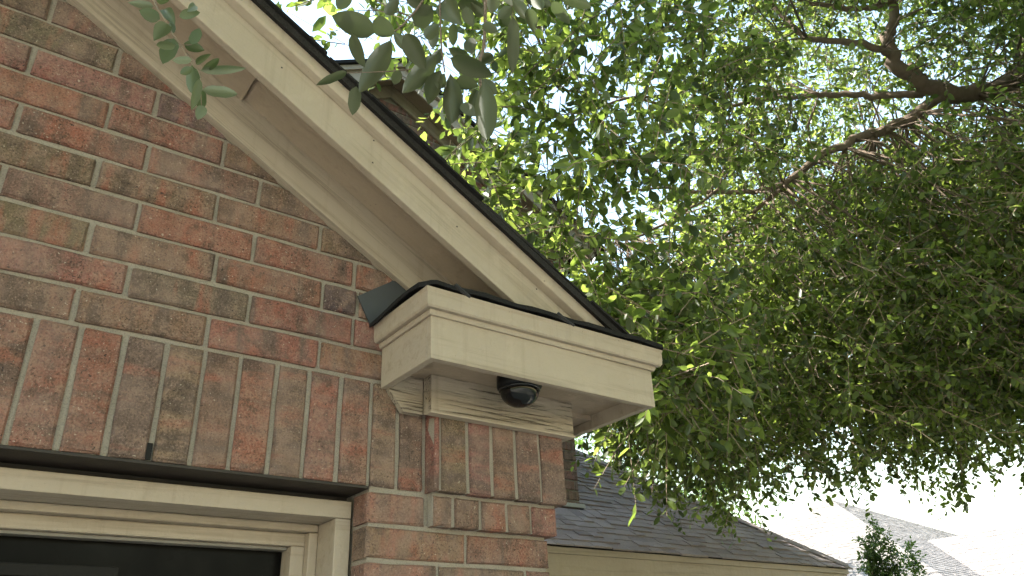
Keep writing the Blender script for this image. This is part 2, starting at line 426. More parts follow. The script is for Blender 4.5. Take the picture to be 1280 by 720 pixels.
# bricks of the side wall round the corner
side = Mass()
for k in range(30):
    zc = ZB-.30+.06 - (k+.5)*.0755
    if zc < .04: break
    for i in range(-1, 10):
        a = (.10 if k%2 else .225)+i*Lp; b = a+Lp
        a = max(a, .055); 
        if b-a < .05: continue
        side.brick(XR-.0005, (a+b)/2, zc, b-a-JN, .0755-JN, axis='y', D=.05)
sw = box('side_wall', XR-.19, XR-.0085, .20, 2.94, 0, 2.42, M_mortar, house, 0)
side.make('side_bricks', sw, M_brick_i)
for o in (sw,): pass

# ---- window under the head
win = box('window', XL_OPEN+.0, XR_OPEN, .26, .275, .9, Z_HEAD, M_interior, house, 0)
box('lintel', XL_OPEN-.02, XR_OPEN+.001, .0035, .16, Z_HEAD-.0065, Z_HEAD-.0005, M_lintel, win, .001)
box('head_casing', XL_OPEN+.004, XR_OPEN-.0035, .076, .20, 1.952, 1.9905, M_paint, win, .0025)
box('head_filler', XL_OPEN+.004, XR_OPEN-.0035, .104, .20, 1.9915, 2.0050, M_lintel, win, 0)
box('jamb_casing', .7035, XR_OPEN-.0035, .0765, .20, .9, 1.9512, M_paint, win, .0025)
box('head_stop', XL_OPEN+.004, .7025, .165, .21, 1.934, 1.9512, M_paint, win, .004)
box('head_stop', XL_OPEN+.004, .700, .190, .25, 1.9045, 1.9335, M_paint, win, .004)
box('jamb_stop', .681, .7025, .165, .21, .9, 1.9332, M_paint, win, .003)
box('jamb_stop', .648, .6805, .185, .25, .9, 1.9038, M_paint, win, .003)
box('screen_track', XL_OPEN+.004, .647, .205, .235, 1.897, 1.9038, mat_simple('grey_track',(.16,.14,.12),.5), win, .001)
T = NT('dark_glass'); tc = T.n('ShaderNodeTexCoord').outputs['Object']
T.l(T.mix(T.ramp(T.noise(tc,7,6,.7),[(.5,(0,0,0)),(.75,(.7,.7,.7))]),(.002,.0018,.0018),(.009,.008,.0075)), T.b.inputs['Base Color'])
T.l(T.ramp(T.noise(tc,5,4),[(.3,(.18,.18,.18)),(.8,(.5,.5,.5))]), T.b.inputs['Roughness']); T.b.inputs['Specular IOR Level'].default_value = .06
box('pane', XL_OPEN+.004, .647, .236, .242, .9, 1.8965, T.m, win, 0)
M_rail = mat_simple('bronze_rail', (.010,.009,.0085), .6, spec=.15)
box('sash_rail', XL_OPEN+.004, .30, .206, .2355, 1.822, 1.846, M_rail, win, .003)

# ---- rake: frieze, soffit boards, fascia, trim, shingles
def zr(x): return z0(x)
XA = APEX
sweep('rake_frieze', [(-.022,0),(.0055,0),(.0055,.132),(-.022,.132)], XA, 1.20, zr, M_grain_rake, house, .002)
so = []
for a, b, t in ((XA,-.92,0),(-.918,.345,-.006),(.347,1.46,.004)):
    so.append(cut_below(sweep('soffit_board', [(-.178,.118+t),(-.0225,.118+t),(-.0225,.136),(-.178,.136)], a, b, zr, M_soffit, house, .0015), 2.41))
cut_below(sweep('rake_fascia', [(-.200,.052),(-.1785,.052),(-.1785,.192),(-.200,.192)], XA, 1.462, zr, M_paint_rake, house, .0025), 2.408)
cut_below(sweep('rake_trim', [(-.222,.163),(-.2005,.158),(-.2005,.1985),(-.226,.1985),(-.226,.172)], XA, 1.478, zr, M_paint_rake, house, .002), 2.407)
for i in range(9):
    xn = -.55 + i*.235 + random.uniform(-.02,.02)
    for dz in ((.085,.15) if i % 2 else (.12,)):
        zc = z0(xn)+dz
        if zc > 2.45: box('nail_head', xn-.0018, xn+.0018, -.2006, -.1995, zc-.0018, zc+.0018, M_lintel, house, 0)
# mirrored slope, out of frame
zl = lambda x: z0(2*APEX-x)
sweep('rake_fascia', [(-.200,.052),(-.1785,.052),(-.1785,.192),(-.200,.192)], XLW-.2, XA-.001, zl, M_paint_rake, house, 0)
roof = mesh('garage_roof', [(XLW-.25,-.215,zl(XLW-.25)+.200),(XLW-.25,2.94,zl(XLW-.25)+.200),(XA,-.215,z0(XA)+.200),(XA,2.94,z0(XA)+.200),(1.45,-.215,z0(1.45)+.200),(1.45,2.94,z0(1.45)+.200),
    (XLW-.25,-.215,zl(XLW-.25)+.214),(XLW-.25,2.94,zl(XLW-.25)+.214),(XA,-.215,z0(XA)+.214),(XA,2.94,z0(XA)+.214),(1.45,-.215,z0(1.45)+.214),(1.45,2.94,z0(1.45)+.214)],
    [(0,1,3,2),(2,3,5,4),(6,7,9,8),(8,9,11,10),(0,2,8,6),(2,4,10,8),(1,3,9,7),(3,5,11,9),(4,5,11,10),(0,1,7,6)], M_felt, house); fixnormals(roof)
n = 0; ex = .127*math.cos(RA)
x = 1.455
while x > XA:                             # one strip of shingles for each course up the slope
    xa_, xb_ = x, x-ex*1.9
    yo = -.243+random.uniform(-.012,.008); th = random.uniform(.005,.012)
    lift = .004; m = 7; vs = []; fs = []
    for q in range(m+1):
        yy = yo + (2.92-yo)*(q/m)**1.6
        jx = random.uniform(-.004,.004); sag = random.uniform(-.002,.002)
        a0 = xa_+jx
        vs += [(a0,yy,z0(a0)+.2155+lift+sag),(a0,yy,z0(a0)+.2155+lift+th+sag),(xb_,yy,z0(xb_)+.2155+.001+th*.6),(xb_,yy,z0(xb_)+.2155)]
    for q in range(m):
        for j in range(4): a = q*4; fs.append((a+j, a+(j+1)%4, a+4+(j+1)%4, a+4+j))
    fs += [(0,1,2,3), (m*4,m*4+1,m*4+2,m*4+3)]
    fixnormals(mesh('shingle_strip', vs, fs, M_black_sh, roof)); x -= ex
# starter strip seen on edge along the rake
sweep('starter_strip', [(-.240,.194),(-.2275,.1992),(-.2155,.1992),(-.2155,.2145),(-.240,.2145)], XA, 1.45, zr, M_black_sh, roof, .001, n=1)

# ---- boxed eave return
CX0, CX1, CY, CZ0, CZ1 = .763, 1.453, -.232, 2.243, 2.398
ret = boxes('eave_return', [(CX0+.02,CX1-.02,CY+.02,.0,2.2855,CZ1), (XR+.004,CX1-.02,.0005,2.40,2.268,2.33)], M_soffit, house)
box('fascia_board', CX0, CX1, CY, CY+.019, CZ0, CZ1-.002, M_paint, ret, .002)
box('fascia_board', CX0, CX0+.019, CY+.0195, -.0005, CZ0+.0005, CZ1-.002, M_paint, ret, .002)
box('fascia_board', CX1-.019, CX1-.0005, CY+.0195, -.001, CZ0+.0005, CZ1-.002, M_paint, ret, .002)
box('fascia_board', CX1-.019, CX1-.0005, -.0005, 2.40, CZ0+.0005, 2.345, M_paint, ret, .002)
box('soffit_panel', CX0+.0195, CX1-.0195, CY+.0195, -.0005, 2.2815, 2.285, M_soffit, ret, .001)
# crown along left side, front and right side, mitred
def ring(name, prof, path, mat, parent, bv=0):
    vs = []; fs = []; k = len(prof); P = [Vector((x,y)) for x, y in path]
    for i, p in enumerate(P):
        ns = []
        if i > 0: d = (P[i]-P[i-1]).normalized(); ns.append(Vector((d.y,-d.x)))
        if i < len(P)-1: d = (P[i+1]-P[i]).normalized(); ns.append(Vector((d.y,-d.x)))
        nn = sum(ns, Vector((0,0))).normalized(); sc_ = 1/max(.3, nn.dot(ns[0]))
        for o_, z in prof: q = p + nn*o_*sc_; vs.append((q.x, q.y, z))
    for i in range(len(P)-1):
        for j in range(k): a = i*k; fs.append((a+j, a+(j+1)%k, a+k+(j+1)%k, a+k+j))
    fs += [tuple(range(k)), tuple((len(P)-1)*k+j for j in range(k))]
    o = fixnormals(mesh(name, vs, fs, mat, parent))
    return bevel(o, bv) if bv else o
cpath = [(CX0,-.001),(CX0,CY),(CX1,CY),(CX1,-.001)]
ring('bed_moulding', [(.0003,2.344),(.006,2.344),(.009,2.350),(.009,2.3555),(.0003,2.3555)], cpath, M_paint, ret)
ring('crown_moulding', [(.0003,2.356),(.019,2.356),(.0225,2.360),(.024,2.372),(.024,2.392),(.027,2.401),(.0003,2.401)], cpath, M_paint, ret)
# frieze boards under the soffit: on the corbelled pier, and a short one with a cut end on the wall
fb = box('frieze_board', .868, 1.311, -.060, -.0385, 2.189, 2.2812, M_grain, ret, .002)
box('frieze_board', .868, .8880, -.0380, -.0225, 2.1895, 2.2812, M_grain, ret, .0015)
prism('frieze_board', [(.783,2.2812),(.776,2.238),(.815,2.1895),(.8675,2.1895),(.8675,2.2812)], -.022, -.0025, M_grain, ret, .0015)
box('frieze_board', 1.2945, 1.311, -.038, 2.2, 2.189, 2.2675, M_grain, ret, .001)
box('frieze_cap', .864, 1.3135, -.0635, -.0385, 2.1835, 2.1885, M_paint, ret, .0012)
# little hipped roof on the return
def hip_cap():
    vs = []; fs = []; ins = []
    nn = 14; pts = []
    ov = .038
    def rp(a, b, n_): return [(a[0]+(b[0]-a[0])*i/n_, a[1]+(b[1]-a[1])*i/n_) for i in range(n_)]
    cor = [(CX0-ov,-.003),(CX0-ov,CY-ov+.03),(CX0-ov+.03,CY-ov),(CX1+ov-.02,CY-ov),(CX1+ov,CY-ov+.02),(CX1+ov,-.002)]
    for i in range(len(cor)-1): pts += rp(cor[i], cor[i+1], (6,3,16,2,4)[i])
    pts.append(cor[-1]); N = len(pts)
    inner = []
    for (x,y) in pts:
        d_in = min(1, .20)
        ix = min(max(x, CX0+.13), CX1-.02); iy = max(y, -.02) if y > -.02 else -.02
        inner.append((ix, iy))
    for lay_ in (0,1):
        for i, (x,y) in enumerate(pts):
            r = random.Random(i*3+lay_); droop = -.012 if (x < CX0 and y > -.09) else 0
            vs.append((x, y, 2.4025+.002*math.sin(i*1.7)+r.uniform(0,.002)+droop*(1 if y>-.05 else .5)+lay_*.011))
        for i, (x,y) in enumerate(inner): vs.append((x, y, 2.4045+.085+lay_*.011 if y <= -.0199 else 2.4045+.085+lay_*.011))
    for i in range(N-1):
        fs += [(i,i+1,N+i+1,N+i), (2*N+i,2*N+i+1,3*N+i+1,3*N+i), (i,i+1,2*N+i+1,2*N+i)]
    o = mesh('return_shingles', vs, fs, M_black_sh, ret); return fixnormals(o)
hip_cap()
prism('wall_flashing', [(.689,2.468),(.776,2.530),(.782,2.536),(.80,2.538),(.86,2.512),(.86,2.42),(.735,2.40),(.729,2.394)], -.006, -.0022, M_flash, ret)
fs_ = [dep(445.5,370.5,1), ]
# dead leaves and twig scraps caught on the return roof
for (u, v, ln) in ((578,364,.03),(705,399,.045)):
    p = dep(u, v, 1.72 if u < 600 else 1.85); 
    vs, fs = tubes([([p+Vector((-.018,0,.012)), p, p+Vector((ln*.6,-.004,-.012))],[.0035,.005,.003])], 5)
    mesh('roof_debris', vs, fs, M_felt, ret)

# ================================================================== upper storey
UY, UXR = 2.953, 3.99
zu = lambda x: 7.215 - RK*x
UAP = 2.27; UXL = .55
zul = lambda x: zu(2*UAP-x)
upper = prism('upper_wall', [(UXL,2.2),(UXR-.008,2.2),(UXR-.008,zu(UXR)+.10),(UAP,zu(UAP)+.10),(UXL,zu(UXR)+.1)], UY+.008, 8.5, M_mortar, house)
um = Mass(); M_upbrick = M_brick
cnt = 0
for k in range(-46, 40):
    zc = 5.80 + (k+.5)*C
    if zc < 2.45: continue
    for i in range(-3, 18):
        a = (.04 if k%2 else .14)+i*Lp; b = min(a+Lp, UXR)
        if b-a < .03 or a > UXR-.02 or a < UXL-.01: continue
        if zul(b) < zc+C/2: continue
        if zu(a)+.06 < zc-C/2: continue
        u, v, t = proj(((a+b)/2, UY, zc))
        if (470 < u < 600 and 90 < v < 230) or (690 < u < 740 and 535 < v < 640):
            lay('upper_brick', upper, (a+b)/2, UY, zc, b-a-JN, C-JN, random.choice([(.30,.17,.13),(.27,.18,.14),(.26,.13,.095),(.22,.16,.13)]), clip=lambda x: zu(x)+.06); cnt += 1  # brick colours lightened to stand in for light on this wall
        elif zu(b)+.06 > zc+C/2: um.brick((a+b)/2, UY, zc, b-a-JN, C-JN)
um.make('upper_outlying_bricks', upper, M_brick_i)
def swu(name, prof, mat, x0=UAP, x1=4.2, bv=.003):
    P_ = [(y+UY, dz) for y, dz in prof]
    sweep(name, P_, x0, x1, zu, mat, house, bv)
    return sweep(name, P_, 2*UAP-x1, UAP-.0005, zul, mat, house, bv)
swu('upper_frieze', [(-.022,0),(-.002,0),(-.002,.12),(-.022,.12)], M_paint_rake, x1=3.98)
swu('upper_soffit', [(-.178,.118),(-.0225,.118),(-.0225,.136),(-.178,.136)], M_soffit)
swu('upper_fascia', [(-.200,.057),(-.1785,.057),(-.1785,.216),(-.200,.216)], M_paint_rake)
swu('upper_trim', [(-.226,.17),(-.2005,.17),(-.2005,.217),(-.226,.217)], M_paint_rake)
uv = []
for dz in (.22, .25):
    for x, zf in ((2*UAP-4.3, zul), (UAP, zu), (4.3, zu)):
        for y in (UY-.25, 8.7): uv.append((x, y, zf(x)+dz))
ur = fixnormals(mesh('upper_roof', uv, [(0,1,3,2),(2,3,5,4),(6,7,9,8),(8,9,11,10),(0,2,8,6),(2,4,10,8),(1,3,9,7),(3,5,11,9),(0,1,7,6),(4,5,11,10)], M_black_sh, house))

# ================================================================== lower wing with the hip roof
WX, WY, WZ, WP = 6.56, 2.44, 2.400, math.radians(36.5)
tw = math.tan(WP)
wall_w = boxes('wing_wall', [(1.26,WX-.35,WY+.35,9.0,0,2.36)], M_mortar, house)
wm = Mass()
for k in range(12):
    zc = 2.30-(k+.5)*C
    for i in range(20):
        a = 1.3+(.0 if k%2 else .12)+i*Lp; b = min(a+Lp, WX-.36)
        if b-a > .05: wm.brick((a+b)/2, WY+.34, zc, b-a-JN, C-JN)
wm.make('wing_bricks', wall_w, M_brick_i)
RUN = 3.1
hipz = WZ-.012
wr = mesh('wing_roof', [(1.27,WY,hipz),(WX,WY,hipz),(WX-RUN,WY+RUN,hipz+RUN*tw),(1.27,WY+RUN,hipz+RUN*tw),(WX,9.2,hipz),(WX-RUN,9.2,hipz+RUN*tw)],
   [(0,1,2,3),(1,4,5,2)], M_felt, house)
def wingpt(x, s, h): return (x, WY + s*math.cos(WP) - h*math.sin(WP), WZ + s*math.sin(WP) + h*math.cos(WP))
EXPO = .080
cand = []
for k in range(0, 47):
    s0 = -.03 + k*EXPO
    yk = WY + s0*math.cos(WP)
    xhip = WX - max(0, (yk-WY)) + .01
    x = 1.9 + random.uniform(0,.2)
    if yk + .1 > UY: x = UXR + .004
    while x < xhip-.02:
        wd = random.choice((.09,.12,.15,.18,.21))*random.uniform(.9,1.1); xe = min(x+wd, xhip)
        if xe-x > .03: cand.append((k, s0, x, xe))
        x += wd
def shing(s0, x0, x1, xh1):
    th = random.choice((.004,.006,.009,.014)); h0 = .001+random.uniform(0,.003); L = EXPO*1.75
    dn = random.choice((0,0,-.006,.006))+random.uniform(-.002,.002)
    g_ = .0015
    a, b = x0+g_, x1-g_
    return [wingpt(a,s0+dn,h0+.004),wingpt(b,s0+dn,h0+.004),wingpt(b,s0+dn,h0+th+.004),wingpt(a,s0+dn,h0+th+.004),
            wingpt(a,s0+L,.0005),wingpt(b-(.0 if b < xh1-.05 else EXPO),s0+L,.0005),wingpt(b-(.0 if b < xh1-.05 else EXPO),s0+L,.004),wingpt(a,s0+L,.004)]
SF = [(0,1,2,3),(3,2,6,7),(4,5,1,0),(1,5,6,2),(0,3,7,4),(4,7,6,5)]
scored = []
for k, s0, x0_, x1_ in cand:
    u, v, t = proj(wingpt((x0_+x1_)/2, s0, 0))
    vis = 670 < u < 1095 and 540 < v < 722
    scored.append(((0 if vis else 1e3)+t, k, s0, x0_, x1_))
scored.sort(key=lambda q: q[0])
rest_v, rest_f = [], []
for i, (sc_, k, s0, x0_, x1_) in enumerate(scored):
    xh = WX - max(0, s0*math.cos(WP)) + .01
    vv = shing(s0, x0_, x1_, xh)
    if i < 300: fixnormals(mesh('shingle', vv, SF, M_wing, wr))
    else:
        n0 = len(rest_v); rest_v += vv; rest_f += [tuple(a+n0 for a in f) for f in SF]
o = fixnormals(mesh('upper_shingles', rest_v, rest_f, M_wing_i, wr)); o['kind'] = 'stuff'
# hip caps
hv, hf = [], []
for i in range(30):
    s = i*.115; d0 = Vector((-1,1,tw))
    p = Vector((WX,WY,WZ+.012)) + d0*(s*.62); q = p + d0*.12
    nrm = .006+.003*(i%2)
    n0 = len(hv); sd = Vector((1,1,0)).normalized()*.07
    for b_ in (p, q):
        hv += [b_-sd+Vector((0,0,nrm-.035)), b_+Vector((0,0,nrm+.012)), b_+sd+Vector((0,0,nrm-.035))]
    hf += [(n0,n0+1,n0+4,n0+3),(n0+1,n0+2,n0+5,n0+4)]
mesh('hip_caps', hv, hf, M_wing, wr)['kind'] = 'stuff'
box('wing_fascia', 1.46, WX-.01, WY+.02, WY+.045, 2.20, 2.385, M_paint, house, .003)
box('wing_trim', 1.46, WX-.005, WY+.001, WY+.0195, 2.345, 2.386, M_paint, house, .003)
box('wing_fascia', WX-.035, WX-.010, WY+.046, 9.0, 2.20, 2.385, M_paint, house, 0)
box('wing_soffit', 1.46, WX-.036, WY+.046, WY+.40, 2.25, 2.262, M_soffit, house, 0)
# step flashing where the roof meets the upper wall
p0, p1 = .05, 1.2
fv = []
for s_ in (.60, 1.9):
    b0 = Vector(wingpt(UXR, s_, .02))
    fv += [b0+Vector((-.001,-.012,0)), b0+Vector((.004,-.012,.09)), b0+Vector((.07,-.012,.018))]
fl = wingpt(UXR, .62, .02)
box('apron_flashing', 2.0, UXR+.03, UY-.022, UY-.002, fl[2]-.01, fl[2]+.02, M_metal, house, .003)

# ================================================================== dome camera
dc = link('dome_camera', None); dc.location = (1.066,-.149,2.2813)
tag(dc, 'glossy black dome security camera under the boxed eave return', 'security camera')
def lathe(name, prof, mat, parent, seg=32):
    vs = []; fs = []
    for r, z in prof:
        for k in range(seg): a = 2*math.pi*k/seg; vs.append((r*math.cos(a), r*math.sin(a), z))
    for i in range(len(prof)-1):
        for k in range(seg): fs.append((i*seg+k, i*seg+(k+1)%seg, (i+1)*seg+(k+1)%seg, (i+1)*seg+k))
    return fixnormals(mesh(name, vs, fs, mat, parent, smooth=True))
T = NT('camera_shell'); T.b.inputs['Base Color'].default_value = (.005,.005,.006,1); T.b.inputs['Roughness'].default_value = .5; T.b.inputs['Specular IOR Level'].default_value = .25
lathe('base', [(.0005,0),(.056,0),(.056,-.026),(.054,-.0305),(.0505,-.0325),(.0005,-.0325)], T.m, dc)
T2 = NT('smoked_dome'); T2.b.inputs['Base Color'].default_value = (.006,.006,.007,1); T2.b.inputs['Roughness'].default_value = .06
T2.b.inputs['Specular IOR Level'].default_value = .35
lathe('dome', [(.0485,-.0327),(.0485,-.037)]+[(.0485*math.cos(a), -.037-.040*math.sin(a)) for a in [i*math.pi/2/10*.999 for i in range(1,11)]], T2.m, dc)
T3 = NT('camera_ring'); T3.b.inputs['Base Color'].default_value = (.02,.02,.02,1); T3.b.inputs['Roughness'].default_value = .2
lathe('trim_ring', [(.0487,-.0326),(.0515,-.0328),(.0515,-.036),(.0487,-.0365)], T3.m, dc)

# ================================================================== oak tree
oak = link('oak_tree', None); oak.location = (0,0,0)
tag(oak, 'large spreading green oak with small leaves hanging over the wing roof', 'tree')
TB = Vector((7.7,-.6,0))
limbs = []
def limb(pix, r0, r1, jitter=.0, n=5, pre=None):
    c = [dep(*q) for q in pix]
    if pre: c = pre + c
    P = smoothpath(c, n); m = len(P)
    R_ = [r0+(r1-r0)*(i/(m-1)) for i in range(m)]
    P = [p+Vector((random.gauss(0,1),random.gauss(0,1),random.gauss(0,1)))*R_[i]*.30 for i, p in enumerate(P)]
    limbs.append((P, R_)); return P
trunk = smoothpath([TB+Vector((0,0,-.1)), TB+Vector((.05,0,.5)), TB+Vector((-.05,.05,1.6)), TB+Vector((-.3,.05,2.8)), TB+Vector((-.5,.1,3.6)), TB+Vector((-.6,.3,5.0)), TB+Vector((-.5,.5,6.8))], 5)
tr_r = [.36*(1-.75*i/(len(trunk)-1))*(1.35 if i < 2 else 1) for i in range(len(trunk))]
vs, fs = tubes([(trunk, tr_r)], 14); mesh('trunk', vs, fs, M_bark, oak, True)
limb([(1410,55,6.0),(1345,78,5.6),(1284,93,5.3),(1222,117,5.1),(1174,112,5.0),(1142,94,4.95),(1119,78,4.9),(1112,46,4.95),(1117,14,5.0),(1100,-20,5.0),(1060,-90,5.2)], .085, .018, pre=[TB+Vector((-.5,.2,4.6))])
limb([(1112,69,4.9),(1096,60,4.85),(1046,50,4.8),(1009,48,4.8),(977,18,4.9),(930,-30,5.0)], .025, .010)
limb([(1108,5,4.95),(1073,11,4.9),(1037,7,4.9),(1000,0,4.95),(940,-20,5.1)], .020, .009)
limb([(1180,118,5.0),(1119,156,4.9),(1073,172,4.8),(1027,195,4.75),(986,225,4.7),(954,238,4.7),(895,241,4.75),(820,235,4.8),(740,250,4.9)], .036, .005)
limb([(1170,116,5.05),(1101,120,5.2),(1046,117,5.3),(1009,121,5.3),(950,125,5.3),(885,137,5.3),(800,125,5.2),(700,112,5.0)], .026, .007)
limb([(853,118,5.2),(780,124,5.1),(720,150,5.0),(670,190,4.9)], .012, .005)
limb([(1290,230,6.2),(1200,225,6.4),(1100,245,6.5),(980,280,6.5),(860,330,6.3),(780,370,6.1)], .05, .010, pre=[TB+Vector((-.3,.05,3.0))])
limb([(1300,340,6.4),(1200,345,6.6),(1100,360,6.8),(960,410,6.9),(850,470,6.8)], .05, .010, pre=[TB+Vector((-.1,.05,2.4))])
limb([(1300,460,5.4),(1180,480,5.3),(1080,500,5.2),(980,520,5.2)], .03, .008, pre=[TB+Vector((-.1,.05,2.2))])
limb([(986,225,4.7),(900,300,4.9),(830,340,5.2),(770,350,5.4),(700,330,5.4)], .014, .005)
limb([(900,235,4.75),(830,280,4.6),(770,300,4.5),(700,270,4.4)], .010, .004)
limb([(860,330,6.3),(800,450,6.0),(790,540,5.7)], .012, .004)
# limb reaching high over the camera, from which the near twigs hang
OV = [TB+Vector((-.5,.1,3.6)), Vector((5.2,-1.6,5.2)), Vector((3,-1.5,5.0)), Vector((1.5,-1.15,4.3)), Vector((.75,-1.05,3.6)), Vector((.38,-1.10,2.95))]
limb([], .07, .006, pre=OV)
limb([], .010, .004, pre=[Vector((1.5,-1.15,4.3)), Vector((.6,-.75,3.5)), Vector((.10,-.78,2.85)), dep(180,-110,.98)])
limb([], .06, .012, pre=[Vector((3,-1.5,5.0)), Vector((1.5,-3,5.4)), Vector((-.5,-4,5.7)), Vector((-3,-4.5,5.8))])
limb([], .05, .012, pre=[Vector((5.2,-1.6,5.2)), Vector((4,-4,5.6)), Vector((2.5,-6,5.8))])
for (P, R_) in limbs:
    vs, fs = tubes([(P, R_)], 8); mesh('limb', vs, fs, M_bark, oak, True)

# ---- leafy sprigs as one mass
LV = np.array([[0,0,0],[.30,.46,.10],[.70,.44,.08],[1,0,-.06],[.70,-.44,.08],[.30,-.46,.10]])
def leaf_mass(base, dirs, nrm, L, W):
    n = len(base); side = np.cross(nrm, dirs); side /= np.linalg.norm(side,axis=1,keepdims=True)+1e-9
    up = np.cross(dirs, side)
    v = base[:,None,:] + dirs[:,None,:]*(LV[None,:,0:1]*L[:,None,None]) + side[:,None,:]*(LV[None,:,1:2]*W[:,None,None]) + up[:,None,:]*(LV[None,:,2:3]*W[:,None,None])
    return v.reshape(-1,3)
def add_leaf_object(name, V, mat, parent):
    n = len(V)//6; me = bpy.data.meshes.new(name)
    me.vertices.add(n*6); me.vertices.foreach_set('co', V.astype(np.float32).ravel())
    idx = (np.arange(n)[:,None]*6 + np.array([0,1,2,3,0,3,4,5])[None,:]).ravel()
    me.loops.add(n*8); me.loops.foreach_set('vertex_index', idx.astype(np.int32))
    me.polygons.add(n*2); me.polygons.foreach_set('loop_start', (np.arange(n*2)*4).astype(np.int32))
    me.update(calc_edges=True); me.validate()
    return link(name, me, mat, parent)
def sprigs(org, sd, ln, nleaf, lsize, droop=.5, fac=None):
    """org (n,3) starts, sd unit directions, ln lengths -> leaf arrays and stem paths"""
    n = len(org); B_, D_, N_, L_, W_ = [], [], [], [], []
    stems = []
    g = np.array([0,0,-1.])
    for i in range(n):
        t = np.linspace(.12, 1, nleaf)
        curve = org[i] + np.outer(t*ln[i], sd[i]) + np.outer((t**2)*ln[i]*droop*rng.uniform(.3,1), g)
        ax = np.gradient(curve, axis=0); ax /= np.linalg.norm(ax,axis=1,keepdims=True)
        rnd = rng.normal(size=(nleaf,3)); rnd -= (rnd*ax).sum(1,keepdims=True)*ax; rnd /= np.linalg.norm(rnd,axis=1,keepdims=True)+1e-9
        d_ = ax*.55 + rnd*.9 + g*.22; d_ /= np.linalg.norm(d_,axis=1,keepdims=True)
        nn_ = rng.normal(size=(nleaf,3))*.75 + np.array([0,0,.8])
        B_.append(curve); D_.append(d_); N_.append(nn_)
        l = lsize*(1 if fac is None else fac[i])*rng.uniform(.5,1.3,nleaf); L_.append(l); W_.append(l*rng.uniform(.40,.56,nleaf))
        stems.append((org[i], curve[nleaf//2], curve[-1]))
    cat = np.concatenate
    return leaf_mass(cat(B_), cat(D_), cat(N_), cat(L_), cat(W_)), stems
def stem_mesh(name, stems, r, mat, parent):
    vs = []; fs = []
    for a, b, c in stems:
        d_ = c-a; d_ = d_/(np.linalg.norm(d_)+1e-9); u = np.cross(d_, [.3,.5,.8]); u /= np.linalg.norm(u)+1e-9; v = np.cross(d_, u)
        n0 = len(vs)
        for p, rr in ((a,r),(b,r*.8),(c,r*.4)):
            for k in range(3):
                al = k*2.094; vs.append(p+(u*math.cos(al)+v*math.sin(al))*rr)
        for s_ in range(2):
            for k in range(3): a0 = n0+s_*3; fs.append((a0+k,a0+(k+1)%3,a0+3+(k+1)%3,a0+3+k))
    o = mesh(name, vs, fs, mat, parent); o['kind'] = 'stuff'; return o

BOT = [(560,170),(640,215),(700,300),(760,420),(735,545),(765,572),(800,600),(850,612),(905,652),(940,640),(960,618),(1000,598),(1060,602),(1100,606),(1135,590),(1190,628),(1205,600),(1250,575),(1300,560),(1700,560)]
bx = np.array([b[0] for b in BOT]); by = np.array([b[1] for b in BOT])
bxs = np.array([735,765,800,850,905,940,960,1000,1060,1100,1135,1175,1190,1205,1250,1300,1700]); bys = np.array([548,572,598,608,645,634,614,596,598,602,588,618,632,596,572,558,540])
def inside(u, v):
    """how thick the crown is along the sight line of this pixel: 0..1"""
    if u < 520: return .04 if 340 < u and v < 30+(u-340)*.4 else 0
    if u < 735:
        lim = 215+(u-560)*1.35
        if v > lim+40: return 0
        return (.06 if v < 60 else 0) if u < 570 else .12
    lb = np.interp(u, bxs, bys)
    if v > lb-48: return 0
    if v > lb-95: return .62
    if v < 180 and u > 940: return .5
    if v < 380 and u < 960: return (.11 if u < 800 else .19) if u < 880 else .6
    return 1.
org, sd = [], []
def roof_ok(p):
    if p[0] < 1.9 and p[1] > -.6 and p[2] < 2.9884-RK*p[0]+.75: return False
    if p[1] > UY-.45 and p[0] < UXR+.6: return False
    if p[1] > WY-.5:
        zrw = min(WZ+(p[1]-WY)*tw, WZ+(WX-p[0])*tw)
        if p[2] < zrw+.45 and p[0] < WX+.5: return False
    return p[2] > 1.9
LIMBPIX = [(1284,90),(1222,117),(1174,112),(1142,94),(1119,78),(1112,46),(1117,14),(1108,0),None,(1112,69),(1046,50),(1009,48),(977,18),None,(1180,118),(1119,156),(1073,172),(1027,195),(986,225),(954,238),(895,241),(820,237),None,(1170,116),(1101,120),(1009,121),(950,125),(885,137)]
def near_limb(u, v, lim=50):
    for a, b in zip(LIMBPIX, LIMBPIX[1:]):
        if a is None or b is None: continue
        dx, dy = b[0]-a[0], b[1]-a[1]; f_ = max(0, min(1, ((u-a[0])*dx+(v-a[1])*dy)/(dx*dx+dy*dy)))
        if math.hypot(u-a[0]-f_*dx, v-a[1]-f_*dy) < lim: return True
    return False
nc = 0; centres = []
